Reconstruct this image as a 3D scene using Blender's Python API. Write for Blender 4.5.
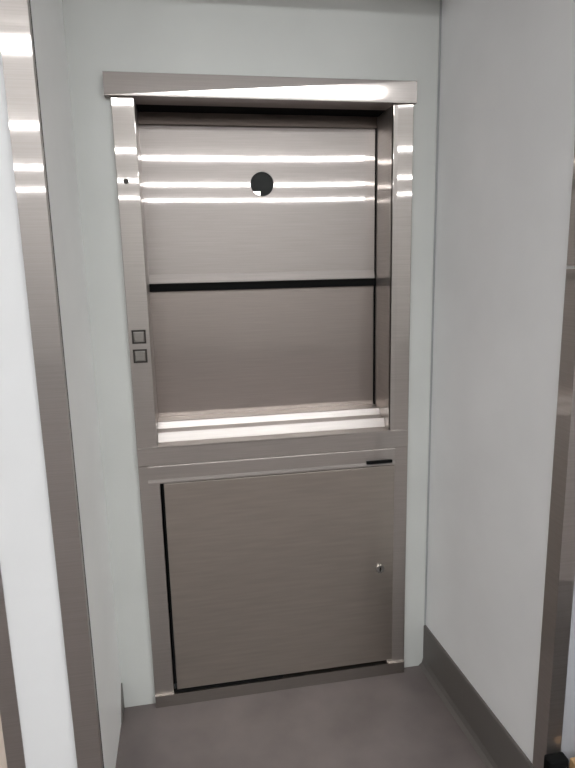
import bpy, bmesh, math
from mathutils import Vector, Matrix

S = bpy.context.scene
C = S.collection
for o in list(bpy.data.objects):
    bpy.data.objects.remove(o)

# ---------------------------------------------------------------- camera
cam_d = bpy.data.cameras.new('camera')
cam = bpy.data.objects.new('camera', cam_d)
C.objects.link(cam)
cam_d.sensor_fit = 'VERTICAL'
cam_d.sensor_height = 32.0
cam_d.lens = 586.82 * 32.0 / 768.0
cam_d.clip_start = 0.02
right = Vector((0.98430645, -0.1750709, -0.02215811)).normalized()
up = Vector((0.05522825, 0.18635883, 0.98092825)).normalized()
fwd = Vector((0.16760264, 0.96675776, -0.19310306)).normalized()
m = Matrix((right, up, -fwd)).transposed().to_4x4()
m.translation = Vector((0.17451, -1.90565, 1.51988))
cam.matrix_world = m
S.camera = cam

# ---------------------------------------------------------------- world, exposure
S.view_settings.view_transform = 'Standard'
S.view_settings.look = 'None'
S.view_settings.gamma = 1.0
S.view_settings.use_curve_mapping = False
S.view_settings.exposure = 0.0
w = bpy.data.worlds.new('world')
S.world = w
w.use_nodes = True
w.node_tree.nodes['Background'].inputs['Color'].default_value = (0.8, 0.85, 0.9, 1)
w.node_tree.nodes['Background'].inputs['Strength'].default_value = 0.03
LAMP = 31.5            # emission of the ceiling strip lights
CEIL = 2.66


AROT = 0.0
# ---------------------------------------------------------------- materials
def new_mat(name):
    mt = bpy.data.materials.new(name)
    mt.use_nodes = True
    return mt, mt.node_tree, mt.node_tree.nodes['Principled BSDF']


def noise_ramp(nt, scale, vec_scale, lo, hi, detail=3.0, rot=None):
    tc = nt.nodes.new('ShaderNodeTexCoord')
    mp = nt.nodes.new('ShaderNodeMapping')
    mp.inputs['Scale'].default_value = vec_scale
    nz = nt.nodes.new('ShaderNodeTexNoise')
    nz.inputs['Scale'].default_value = scale
    nz.inputs['Detail'].default_value = detail
    mr = nt.nodes.new('ShaderNodeMapRange')
    mr.inputs['From Min'].default_value = 0.3
    mr.inputs['From Max'].default_value = 0.7
    mr.inputs['To Min'].default_value = lo
    mr.inputs['To Max'].default_value = hi
    nt.links.new(tc.outputs['Object'], mp.inputs['Vector'])
    nt.links.new(mp.outputs['Vector'], nz.inputs['Vector'])
    nt.links.new(nz.outputs['Fac'], mr.inputs['Value'])
    return nz, mr


def paint(name, col, rough=0.5, bump=0.02, scale=90, spec=0.4):
    mt, nt, b = new_mat(name)
    b.inputs['Roughness'].default_value = rough
    b.inputs['Specular IOR Level'].default_value = spec
    nz, mr = noise_ramp(nt, 3.0, (1, 1, 1), 0.96, 1.04)
    mx = nt.nodes.new('ShaderNodeVectorMath')
    mx.operation = 'SCALE'
    mx.inputs[0].default_value = col
    nt.links.new(mr.outputs['Result'], mx.inputs['Scale'])
    nt.links.new(mx.outputs['Vector'], b.inputs['Base Color'])
    n2 = nt.nodes.new('ShaderNodeTexNoise')
    n2.inputs['Scale'].default_value = scale
    bp = nt.nodes.new('ShaderNodeBump')
    bp.inputs['Strength'].default_value = bump
    bp.inputs['Distance'].default_value = 0.01
    tc = nt.nodes.new('ShaderNodeTexCoord')
    nt.links.new(tc.outputs['Object'], n2.inputs['Vector'])
    nt.links.new(n2.outputs['Fac'], bp.inputs['Height'])
    nt.links.new(bp.outputs['Normal'], b.inputs['Normal'])
    return mt


def steel(name, col, r_lo, r_hi, soft=0.45, soft_r=0.42, grain=(1, 1, 60), bump=0.0, aniso=0.0, soft_an=0.0):
    """brushed stainless: a tight lobe mixed with a broad one, grain streaks in tint and roughness"""
    mt, nt, b = new_mat(name)
    out = nt.nodes['Material Output']
    b.inputs['Metallic'].default_value = 1.0
    nz, mr = noise_ramp(nt, 6.0, grain, r_lo, r_hi, 4.0)
    nt.links.new(mr.outputs['Result'], b.inputs['Roughness'])
    mr2 = nt.nodes.new('ShaderNodeMapRange')
    mr2.inputs['From Min'].default_value = 0.3
    mr2.inputs['From Max'].default_value = 0.7
    mr2.inputs['To Min'].default_value = 0.94
    mr2.inputs['To Max'].default_value = 1.05
    nt.links.new(nz.outputs['Fac'], mr2.inputs['Value'])
    mx = nt.nodes.new('ShaderNodeVectorMath')
    mx.operation = 'SCALE'
    mx.inputs[0].default_value = col
    nt.links.new(mr2.outputs['Result'], mx.inputs['Scale'])
    nt.links.new(mx.outputs['Vector'], b.inputs['Base Color'])
    b2 = nt.nodes.new('ShaderNodeBsdfPrincipled')
    b2.inputs['Metallic'].default_value = 1.0
    if aniso:
        ge = nt.nodes.new('ShaderNodeNewGeometry')     # polishing marks: highlights spread sideways
        cr = nt.nodes.new('ShaderNodeVectorMath')
        cr.operation = 'CROSS_PRODUCT'
        cr.inputs[1].default_value = (0.0, 0.05, 1.0)
        nt.links.new(ge.outputs['True Normal'], cr.inputs[0])
        tv0 = nt.nodes.new('ShaderNodeVectorMath')
        tv0.operation = 'NORMALIZE'
        nt.links.new(cr.outputs[0], tv0.inputs[0])
        tv = nt.nodes.new('ShaderNodeVectorMath')
        tv.operation = 'ADD'
        nt.links.new(tv0.outputs[0], tv.inputs[0])
        for q_, a_ in ((b, aniso), (b2, soft_an)):
            q_.inputs['Anisotropic'].default_value = a_
            q_.inputs['Anisotropic Rotation'].default_value = AROT
            nt.links.new(tv.outputs[0], q_.inputs['Tangent'])
    b2.inputs['Roughness'].default_value = soft_r
    nt.links.new(mx.outputs['Vector'], b2.inputs['Base Color'])
    ms = nt.nodes.new('ShaderNodeMixShader')
    ms.inputs[0].default_value = soft
    nt.links.new(b.outputs[0], ms.inputs[1])
    nt.links.new(b2.outputs[0], ms.inputs[2])
    nt.links.new(ms.outputs[0], out.inputs['Surface'])
    if bump:
        tc = nt.nodes.new('ShaderNodeTexCoord')
        n3 = nt.nodes.new('ShaderNodeTexNoise')
        n3.inputs['Scale'].default_value = 2.2
        n3.inputs['Detail'].default_value = 1.0
        bp = nt.nodes.new('ShaderNodeBump')
        bp.inputs['Strength'].default_value = bump
        bp.inputs['Distance'].default_value = 0.02
        nt.links.new(tc.outputs['Object'], n3.inputs['Vector'])
        nt.links.new(n3.outputs['Fac'], bp.inputs['Height'])
        nt.links.new(bp.outputs['Normal'], b.inputs['Normal'])
        nt.links.new(bp.outputs['Normal'], b2.inputs['Normal'])
    return mt


def floor_mat():
    mt, nt, b = new_mat('grey_floor_sheet')
    nz, mr = noise_ramp(nt, 5.0, (1, 1, 1), 0.82, 1.16, 6.0)
    mx = nt.nodes.new('ShaderNodeVectorMath')
    mx.operation = 'SCALE'
    mx.inputs[0].default_value = FLOOR_COL
    nt.links.new(mr.outputs['Result'], mx.inputs['Scale'])
    nt.links.new(mx.outputs['Vector'], b.inputs['Base Color'])
    b.inputs['Roughness'].default_value = 0.42
    b.inputs['Specular IOR Level'].default_value = 0.4
    return mt


FLOOR_COL = (0.155, 0.131, 0.126)
M_FLOOR = floor_mat()
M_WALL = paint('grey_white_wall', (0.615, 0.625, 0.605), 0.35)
M_SIDE = paint('lightened_side_wall', (0.84, 0.84, 0.845), 0.35)  # back wall paint, lightened because little light reaches this side
M_LIT = paint('lit_white_wall', (0.78, 0.78, 0.79), 0.5)  # whiter than the back wall: lamplight on its front put into the colour
M_CEIL = paint('white_ceiling', (0.70, 0.69, 0.68), 0.8)
M_FAR = paint('room_wall_paint', (0.42, 0.40, 0.385), 0.7)
M_STEEL = steel('stainless_frame', (0.52, 0.48, 0.455), 0.05, 0.06, 0.62, 0.5, aniso=0.97, soft_an=0.3)
M_DOOR = steel('stainless_door', (0.49, 0.44, 0.395), 0.22, 0.24, 0.5, 0.42, grain=(1, 1, 14), bump=0.25)
M_CAR = steel('stainless_car', (0.52, 0.475, 0.455), 0.05, 0.06, 0.6, 0.5, aniso=0.98, soft_an=0.3)
M_CARFLOOR = steel('stainless_threshold', (0.62, 0.575, 0.55), 0.30, 0.34, 0.6, 0.5)
M_GUARD = steel('stainless_guard', (0.50, 0.46, 0.44), 0.06, 0.07, 0.62, 0.5, aniso=0.95, soft_an=0.3)
M_DARKSTEEL = steel('dark_head_fascia', (0.16, 0.13, 0.115), 0.4, 0.5, 0.6, 0.5)
M_BLACK = paint('black_rubber', (0.008, 0.008, 0.008), 0.9, spec=0.05)
M_BASE = paint('dark_grey_cove_base', (0.125, 0.113, 0.105), 0.45)
M_SHAFT = paint('dark_shaft', (0.03, 0.03, 0.03), 0.9)
M_CARD = paint('tan_cardboard', (0.42, 0.26, 0.13), 0.8)
M_CHROME = steel('chrome', (0.85, 0.84, 0.82), 0.08, 0.12, 0.2, 0.3)
M_BUTTON = steel('button_steel', (0.33, 0.31, 0.29), 0.3, 0.4, 0.5, 0.4)
M_ROOM = paint('room_side_paint', (0.78, 0.78, 0.78), 0.7)
M_OUTER = paint('blue_grey_wall', (0.36, 0.36, 0.385), 0.5)
M_HEAD = steel('stainless_header', (0.48, 0.44, 0.42), 0.075, 0.08, 0.45, 0.5, aniso=0.9, soft_an=0.3)
M_CAR2 = steel('stainless_lower_leaf', (0.48, 0.425, 0.395), 0.12, 0.14, 0.5, 0.5, aniso=0.9, soft_an=0.3, bump=0.15)
M_GLASS = paint('dark_window_glass', (0.010, 0.011, 0.010), 0.25, bump=0.0, spec=0.12)
M_RING = paint('dark_button_ring', (0.05, 0.044, 0.040), 0.5, spec=0.2)
M_RAIL = steel('darkened_rail', (0.36, 0.33, 0.305), 0.2, 0.25, 0.5, 0.4)  # frame steel darkened in colour for the floor reflected at its foot
M_NICHE = paint('lightened_niche_wall', (0.90, 0.90, 0.89), 0.4)  # stub wall white, raised to brighten its niche side
M_TRIM = paint('grey_corner_sealant', (0.36, 0.37, 0.37), 0.5)
M_WARM = paint('warm_white_wall', (0.78, 0.66, 0.58), 0.6)


def emit_mat(name, col, s):
    mt = bpy.data.materials.new(name)
    mt.use_nodes = True
    nt = mt.node_tree
    nt.nodes.clear()
    e = nt.nodes.new('ShaderNodeEmission')
    e.inputs[0].default_value = (*col, 1)
    e.inputs[1].default_value = s
    o = nt.nodes.new('ShaderNodeOutputMaterial')
    nt.links.new(e.outputs[0], o.inputs[0])
    return mt


M_LAMP = emit_mat('strip_light_diffuser', (0.965, 0.988, 0.985), LAMP)


# ---------------------------------------------------------------- helpers
def box(bm, x0, y0, z0, x1, y1, z1, bev=0.0, seg=2):
    g = bmesh.ops.create_cube(bm, size=1.0)
    vs = g['verts']
    for v in vs:
        v.co = Vector(((x0 + x1) / 2 + v.co.x * (x1 - x0),
                       (y0 + y1) / 2 + v.co.y * (y1 - y0),
                       (z0 + z1) / 2 + v.co.z * (z1 - z0)))
    if bev:
        es = set()
        for v in vs:
            es.update(v.link_edges)
        bmesh.ops.bevel(bm, geom=list(es), offset=bev, segments=seg, affect='EDGES', profile=0.5)
    return vs


def prism(bm, prof, axis, a, b):
    """extrude a closed 2-D profile: axis 'x' takes (y,z), axis 'z' takes (x,y)"""
    def P(p, t):
        return (t, p[0], p[1]) if axis == 'x' else (p[0], p[1], t)
    va = [bm.verts.new(P(p, a)) for p in prof]
    vb = [bm.verts.new(P(p, b)) for p in prof]
    n = len(prof)
    for i in range(n):
        bm.faces.new((va[i], va[(i + 1) % n], vb[(i + 1) % n], vb[i]))
    bm.faces.new(list(reversed(va)))
    bm.faces.new(vb)
    bmesh.ops.recalc_face_normals(bm, faces=bm.faces[:])


def disc(bm, c, r, depth, seg=40, bev=0.0):
    """short cylinder with its axis along y, front face at c.y"""
    g = bmesh.ops.create_cone(bm, cap_ends=True, segments=seg, radius1=r, radius2=r - bev, depth=depth)
    for v in g['verts']:
        x, y, z = v.co
        v.co = Vector((c[0] + x, c[1] + depth / 2 - z, c[2] + y))
    bmesh.ops.recalc_face_normals(bm, faces=bm.faces[:])


def obj(name, bm, mat, parent=None, smooth=False):
    me = bpy.data.meshes.new(name)
    bm.to_mesh(me)
    bm.free()
    if smooth:
        for p in me.polygons:
            p.use_smooth = True
    o = bpy.data.objects.new(name, me)
    me.materials.append(mat)
    C.objects.link(o)
    if parent:
        o.parent = parent
        o.matrix_parent_inverse = parent_inverse(parent)
    return o


def parent_inverse(p):
    t = Matrix.Identity(4)
    q = p
    while q:
        t = Matrix.Translation(q.location) @ t
        q = None
    if p.parent:
        t = Matrix.Translation(p.parent.location) @ Matrix.Translation(-p.parent.location)
        return Matrix.Identity(4)
    return t.inverted()


def box_obj(name, co, mat, parent=None, bev=0.0):
    bm = bmesh.new()
    box(bm, *co, bev=bev)
    return obj(name, bm, mat, parent)


def thing(name, label, cat, loc, group=None):
    o = bpy.data.objects.new(name, None)
    o.empty_display_size = 0.1
    C.objects.link(o)
    o.location = loc
    o['label'] = label
    o['category'] = cat
    if group:
        o['group'] = group
    return o


def struct(name, cos, mat, bev=0.0):
    bm = bmesh.new()
    for co in cos:
        box(bm, *co, bev=bev)
    o = obj(name, bm, mat)
    o['kind'] = 'structure'
    return o


# ---------------------------------------------------------------- the room
XL, XR = -0.116, 1.020          # side walls of the alcove
X0, X1, Y0 = -3.6, 5.2, -9.6    # the room behind the camera
struct('floor', [(X0, Y0, -0.06, X1, 0.6, 0.0)], M_FLOOR)
struct('ceiling', [(X0, Y0, CEIL, X1, 0.6, CEIL + 0.06)], M_CEIL)
# back wall of the alcove, with the opening of the dumbwaiter cut out
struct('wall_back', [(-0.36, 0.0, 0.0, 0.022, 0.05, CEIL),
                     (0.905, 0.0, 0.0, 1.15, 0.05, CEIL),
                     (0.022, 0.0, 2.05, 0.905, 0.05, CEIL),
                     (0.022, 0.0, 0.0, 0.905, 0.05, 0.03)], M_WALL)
# shaft behind the back wall
struct('wall_shaft', [(-0.16, 0.05, 0.0, -0.13, 0.6, CEIL),
                      (1.06, 0.05, 0.0, 1.09, 0.6, CEIL),
                      (-0.16, 0.57, 0.0, 1.09, 0.6, CEIL)], M_SHAFT)
# stub wall on the left, from the niche to the next opening
struct('wall_left', [(-0.330, -0.460, 0.0, XL, 0.0, CEIL)], M_LIT)
struct('wall_niche_lightened', [(XL, -0.446, 0.0, XL + 0.002, 0.0, 2.35)], M_NICHE)  # thin lighter sheet, brightens the stub wall's niche face by colour
# right wall, slightly splayed
struct('wall_front', [(1.052, -0.712, 0.0, 1.40, -0.701, CEIL)], M_OUTER)
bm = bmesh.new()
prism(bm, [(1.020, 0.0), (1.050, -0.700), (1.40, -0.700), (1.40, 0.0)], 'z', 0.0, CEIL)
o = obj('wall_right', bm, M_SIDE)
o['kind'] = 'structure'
struct('wall_room_right', [(1.40, -0.70, 0.0, X1, -0.64, CEIL)], M_OUTER)
struct('wall_room_left', [(X0, -0.40, 0.0, -0.36, -0.34, CEIL)], M_WARM)
struct('wall_side_west', [(X0 - 0.06, Y0, 0.0, X0, 0.0, CEIL)], M_ROOM)
struct('wall_side_east', [(X1, Y0, 0.0, X1 + 0.06, -0.64, CEIL)], M_ROOM)
struct('wall_far', [(X0, Y0 - 0.06, 0.0, X1, Y0, CEIL)], M_FAR)

# cove base at the foot of the right wall and round its outer corner
bm = bmesh.new()
H = 0.172
def cove(t, z):
    return (1.020 - t, z)
v = []
for (yy, xo) in ((0.0, 1.020), (-0.722, 1.0507)):
    v.append([bm.verts.new((xo - t, yy, z)) for t, z in
              ((0.0, H), (0.005, H), (0.008, H - 0.004), (0.008, 0.03), (0.013, 0.012), (0.024, 0.002), (0.024, 0.0), (0.0, 0.0))])
n = len(v[0])
for i in range(n):
    bm.faces.new((v[0][i], v[0][(i + 1) % n], v[1][(i + 1) % n], v[1][i]))
bm.faces.new(v[0]); bm.faces.new(list(reversed(v[1])))
bmesh.ops.recalc_face_normals(bm, faces=bm.faces[:])
o = obj('baseboard_right', bm, M_BASE)
o['kind'] = 'structure'
struct('baseboard_front', [(1.036, -0.752, 0.0, 1.090, -0.7225, 0.262)], M_BLACK, 0.004)
# short end of base in the left corner
bm = bmesh.new()
prism(bm, [(-0.075, 0.0), (-0.0, 0.0), (-0.0, 0.10), (-0.008, 0.10)], 'x', XL, XL + 0.006)
o = obj('baseboard_left', bm, M_BASE)
o['kind'] = 'structure'
struct('ceiling_shade_soffit', [(XL, -0.455, 2.35, XR, 0.0, 2.39)], M_CEIL)  # unseen soffit, added low to shade the top of the back wall
# cover strip in the right back corner
struct('trim_1', [(1.013, -0.003, H, 1.0195, -0.0, CEIL)], M_TRIM, 0.001)


# ---------------------------------------------------------------- corner guards
def guard(loc, segs, label, x_in, y_face, wid, flange, side):
    """L-shaped steel angle: a front leg of width wid and a leg of depth flange round the corner.
    side=+1: front leg runs to -x from x_in"""
    t = thing('corner_guard', label, 'corner guard', loc, 'steel corner guards at the niche')
    th = 0.003
    for (z0, z1, dx) in segs:
        pr = [(x_in, y_face), (x_in - side * wid, y_face), (x_in - side * wid, y_face + th),
              (x_in - side * th, y_face + th), (x_in - side * th, y_face + flange), (x_in, y_face + flange)]
        bm = bmesh.new()
        prism(bm, pr, 'z', z0, z1)
        obj('guard_plate', bm, M_GUARD, t)
    return t


guard((XL, -0.47, 0), [(0.002, 2.655, 0)],
      'tall steel corner guard between the bright white stub wall and the niche', XL + 0.004, -0.472, 0.062, 0.022, 1)
bx = [c for c in bpy.data.objects if c.name.startswith('corner_guard')][0]
box_obj('edge_line', (XL + 0.0005, -0.4495, 0.002, XL + 0.0032, -0.437, 2.34), M_BLACK, bx)  # black strip drawing the dark line along the guard edge
t = thing('corner_guard', 'steel corner guard cut by the lower left picture edge, left of the bright white wall',
          'corner guard', (-0.33, -0.47, 0), 'steel corner guards at the niche')
bm = bmesh.new()
prism(bm, [(-0.306, -0.466), (-0.306, -0.463), (-0.331, -0.463), (-0.331, -0.40), (-0.334, -0.40), (-0.350, -0.466)], 'z', 0.002, 2.655)
obj('guard_plate', bm, M_GUARD, t)

t = thing('corner_guard', 'two-piece steel corner guard at the right picture edge above black base',
          'corner guard', (1.04, -0.71, 0), 'steel corner guards at the niche')
for z0, z1 in ((0.175, 1.505), (1.512, 2.655)):
    bm = bmesh.new()
    xi = 1.0495
    prism(bm, [(xi - 0.006, -0.668), (xi - 0.006, -0.722), (xi + 0.036, -0.722), (xi + 0.036, -0.719),
               (xi - 0.002, -0.719), (xi - 0.003, -0.668)], 'z', z0, z1)
    obj('guard_plate', bm, M_GUARD, t)

# ---------------------------------------------------------------- dumbwaiter: fixed front
FR = thing('dumbwaiter',
           'brushed stainless dumbwaiter with closed two-leaf hatch, round black window and panel door below',
           'dumbwaiter', (0.4635, 0.0, 0.0))
TOP, HB = 2.085, 2.020
# header: a folded cap, its lower edge rolled back a little
bm = bmesh.new()
prism(bm, [(0.06, HB), (-0.029, HB), (-0.030, HB + 0.001), (-0.030, TOP - 0.001), (-0.029, TOP), (0.0, TOP), (0.0, HB + 0.03), (0.06, HB + 0.03)], 'x', -0.016, 0.932)
for v_ in bm.verts:                     # the folded cap is twisted very slightly along its length
    if v_.co.y < -0.02 and v_.co.z > HB + 0.04 and v_.co.x < 0.3:
        v_.co.y += 0.0042
    elif v_.co.y < -0.02 and v_.co.z > HB + 0.04:
        v_.co.y -= 0.0010
obj('header', bm, M_HEAD, FR)
bm = bmesh.new()
box(bm, 0.0, -0.016, 0.0, 0.066, 0.0, HB, 0.002)
box(bm, 0.050, -0.015, 0.90, 0.066, 0.155, HB, 0.0015)
obj('jamb', bm, M_STEEL, FR)
bm = bmesh.new()
prism(bm, [(0.862, 0.0), (0.862, -0.0125), (0.864, -0.0135), (0.925, -0.0205), (0.927, -0.019), (0.927, 0.0)], 'z', 0.0, HB)
box(bm, 0.862, -0.015, 0.90, 0.878, 0.155, HB, 0.0015)
obj('jamb', bm, M_STEEL, FR)
# sill and transom under the hatch
bm = bmesh.new()
prism(bm, [(0.07, 0.957), (-0.018, 0.957), (-0.0225, 0.953), (-0.0225, 0.897), (-0.018, 0.893), (0.0, 0.893), (0.0, 0.93), (0.07, 0.93)], 'x', 0.001, 0.926)
obj('sill', bm, M_STEEL, FR)
bm = bmesh.new()
prism(bm, [(0.0, 0.892), (-0.017, 0.892), (-0.019, 0.889), (-0.019, 0.846), (-0.026, 0.838), (-0.026, 0.834), (0.0, 0.834)], 'x', 0.03, 0.88)
obj('transom', bm, M_STEEL, FR)
box_obj('black_strip', (0.775, -0.0275, 0.8425, 0.868, -0.015, 0.8515), M_BLACK, FR)  # black slab drawing the open slit above the door
# bottom rail
bm = bmesh.new()
prism(bm, [(0.0, 0.0), (-0.026, 0.0), (-0.026, 0.0455), (0.0, 0.047)], 'x', 0.001, 0.926)
obj('kick_rail', bm, M_RAIL, FR)
# lower door
bm = bmesh.new()
box(bm, 0.078, -0.018, 0.056, 0.880, -0.001, 0.829, 0.0025, 3)
dr = obj('access_door', bm, M_DOOR, FR)
bm = bmesh.new()
box(bm, 0.0725, -0.0172, 0.049, 0.0775, -0.0165, 0.832)
box(bm, 0.0725, -0.0198, 0.0475, 0.46, -0.0165, 0.0545)
obj('door_gap', bm, M_BLACK, FR)
bm = bmesh.new()
disc(bm, (0.828, -0.026, 0.438), 0.017, 0.010, 32, 0.002)
lk = obj('door_lock', bm, M_CHROME, dr)
bm = bmesh.new()
box(bm, 0.826, -0.027, 0.430, 0.830, -0.0255, 0.446)
obj('keyhole', bm, M_BLACK, lk)
# call buttons
for z in (1.320, 1.259):
    bm = bmesh.new()
    cx, h = 0.0325, 0.0215
    for q in ((cx - h, z - h, cx - h + 0.005, z + h), (cx + h - 0.005, z - h, cx + h, z + h),
              (cx - h, z - h, cx + h, z - h + 0.005), (cx - h, z + h - 0.005, cx + h, z + h)):
        box(bm, q[0], -0.0195, q[1], q[2], -0.0155, q[3])
    bz = obj('call_button', bm, M_RING, FR)
    bm = bmesh.new()
    box(bm, cx - 0.0155, -0.021, z - 0.0155, cx + 0.0155, -0.0155, z + 0.0155, 0.002)
    obj('button_cap', bm, M_BUTTON, bz)
bm = bmesh.new()
disc(bm, (0.027, -0.0185, 1.786), 0.0085, 0.003, 24, 0.001)
obj('screw', bm, M_RING, FR)

# ---------------------------------------------------------------- hatch: two closed sliding leaves in the recess
DY = 0.160                      # face of the leaves
LX0, LX1 = 0.045, 0.857
HC, HR = (0.461, 1.803), 0.040
Z0, Z1 = 1.478, 2.30
# upper leaf with a round window opening; the sheet bows forward slightly at the right
bm = bmesh.new()
seg = 48
ring = [bm.verts.new((HC[0] + HR * math.cos(2 * math.pi * i / seg), DY, HC[1] + HR * math.sin(2 * math.pi * i / seg))) for i in range(seg)]
outer = []
for i in range(seg):
    a = 2 * math.pi * i / seg
    dx, dz = math.cos(a), math.sin(a)
    q_ = 0.08 / max(abs(dx), abs(dz))
    outer.append(bm.verts.new((HC[0] + q_ * dx, DY, HC[1] + q_ * dz)))
for i in range(seg):
    j = (i + 1) % seg
    bm.faces.new((ring[i], ring[j], outer[j], outer[i]))
def q4(x0, z0, x1, z1):
    bm.faces.new([bm.verts.new(p) for p in ((x0, DY, z0), (x1, DY, z0), (x1, DY, z1), (x0, DY, z1))])
a0, a1, b0, b1 = HC[0] - 0.08, HC[0] + 0.08, HC[1] - 0.08, HC[1] + 0.08
q4(LX0, Z0 + 0.03, a0, Z1)
cols = [a1 + (LX1 - a1) * i / 24 for i in range(25)]
for i in range(24):
    q4(cols[i], Z0 + 0.03, cols[i + 1], Z1)
q4(a0, Z0 + 0.03, a1, b0)
q4(a0, b1, a1, Z1)
bmesh.ops.remove_doubles(bm, verts=bm.verts[:], dist=1e-6)
bmesh.ops.recalc_face_normals(bm, faces=bm.faces[:])
for v_ in bm.verts:
    if v_.co.x > a1:
        v_.co.y -= 0.06 * (v_.co.x - a1) ** 2
ex = bmesh.ops.extrude_face_region(bm, geom=bm.faces[:])
for e in ex['geom']:
    if isinstance(e, bmesh.types.BMVert):
        e.co.y += 0.014
bmesh.ops.recalc_face_normals(bm, faces=bm.faces[:])
up_leaf = obj('hatch_leaf', bm, M_CAR, FR)
# folded hem and rubber astragal along its lower edge
bm = bmesh.new()
prism(bm, [(DY + 0.014, Z0 + 0.031), (DY - 0.004, Z0 + 0.031), (DY - 0.012, Z0 + 0.006), (DY - 0.012, Z0 + 0.001), (DY + 0.014, Z0 + 0.001)], 'x', LX0, LX1)
obj('door_hem', bm, M_CAR, up_leaf)
box_obj('black_strip', (LX0, DY - 0.016, 1.4525, LX1 + 0.003, DY + 0.014, Z0), M_BLACK, up_leaf)
# window: dark glass in a shallow well, small bright plate drawn for the reflection low in it
bm = bmesh.new()
disc(bm, (HC[0], DY + 0.008, HC[1]), HR - 0.0005, 0.008, 48)
wn = obj('vision_window', bm, M_GLASS, up_leaf)
box_obj('window_glint', (HC[0] - 0.033, DY + 0.001, HC[1] - 0.039, HC[0] - 0.006, DY + 0.007, HC[1] - 0.023), M_CHROME, wn, 0.001)
# lower leaf
bm = bmesh.new()
box(bm, LX0, DY - 0.001, 0.90, LX1, DY + 0.014, 1.452, 0.001)
obj('hatch_leaf', bm, M_CAR2, FR)
# stepped threshold under the lower leaf
bm = bmesh.new()
prism(bm, [(0.035, 0.957), (0.035, 0.9590), (0.043, 0.988), (0.045, 0.989), (0.090, 0.9895), (0.0965, 1.011), (0.099, 1.013), (0.158, 1.013), (0.158, 0.945), (0.0705, 0.945), (0.0705, 0.957)], 'x', 0.067, 0.861)
obj('threshold', bm, M_CARFLOOR, FR)
# fascia and header underside over the leaves, both coloured dark, and dark running gaps at both sides
box_obj('head_fascia', (0.0665, 0.146, 1.984, 0.8615, 0.154, 2.060), M_DARKSTEEL, FR)
box_obj('head_underside', (0.0665, 0.0605, 2.0205, 0.8615, 0.146, 2.024), M_BLACK, FR)
bm = bmesh.new()
box(bm, 0.8575, 0.152, 0.99, 0.8618, 0.158, 1.984)
obj('door_gap', bm, M_BLACK, FR)

# ---------------------------------------------------------------- wooden board at right
t = thing('wooden_board', 'tan wooden board on edge at the lower right picture corner', 'board', (1.30, -0.76, 0))
bm = bmesh.new()
box(bm, 1.094, -0.768, 0.0, 1.60, -0.745, 0.262, 0.003)
obj('board_plank', bm, M_CARD, t)

# ---------------------------------------------------------------- ceiling strip lights behind the camera
rows = [(-2.33, 0.16, 'nearest'), (-4.00, 0.085, 'second'), (-5.85, 0.08, 'third'), (-7.60, 0.07, 'fourth')]
for y, wd, nm in rows:
    lab = {'nearest': 'white ceiling strip light nearest the niche, mirrored on the header',
           'second': 'white ceiling strip light mirrored as the topmost bright line on the hatch',
           'third': 'white ceiling strip light mirrored as the line through the round black window',
           'fourth': 'white ceiling strip light mirrored as the lowest line under the round window'}[nm]
    t = thing('ceiling_strip_light', lab, 'ceiling light', (0.9, y, CEIL - 0.05), 'ceiling strip lights behind the viewer')
    x0, x1 = (-1.6, 3.2) if nm == 'nearest' else (-2.6, 4.4)
    bm = bmesh.new()
    box(bm, x0, y - wd / 2 - 0.01, CEIL - 0.035, x1, y + wd / 2 + 0.01, CEIL - 0.001)
    obj('housing', bm, M_CEIL, t)
    bm = bmesh.new()
    box(bm, x0 + 0.01, y - wd / 2, CEIL - 0.055, x1 - 0.01, y + wd / 2, CEIL - 0.0355)
    obj('diffuser', bm, M_LAMP, t)

# ---------------------------------------------------------------- unseen black bin, added to darken the reflection in the right guard
t = thing('added_bin', 'unseen black bin added for the dark reflection low in the right corner guard', 'bin', (1.34, -1.06, 0))
bm = bmesh.new()
g = bmesh.ops.create_cone(bm, cap_ends=True, segments=40, radius1=0.12, radius2=0.15, depth=0.42)
for v_ in g['verts']:
    v_.co += Vector((1.34, -1.06, 0.21))
obj('bin_body', bm, M_BLACK, t)
bm = bmesh.new()
g = bmesh.ops.create_cone(bm, cap_ends=True, segments=40, radius1=0.16, radius2=0.148, depth=0.03)
for v_ in g['verts']:
    v_.co += Vector((1.34, -1.06, 0.4355))
obj('bin_rim', bm, M_BLACK, t)
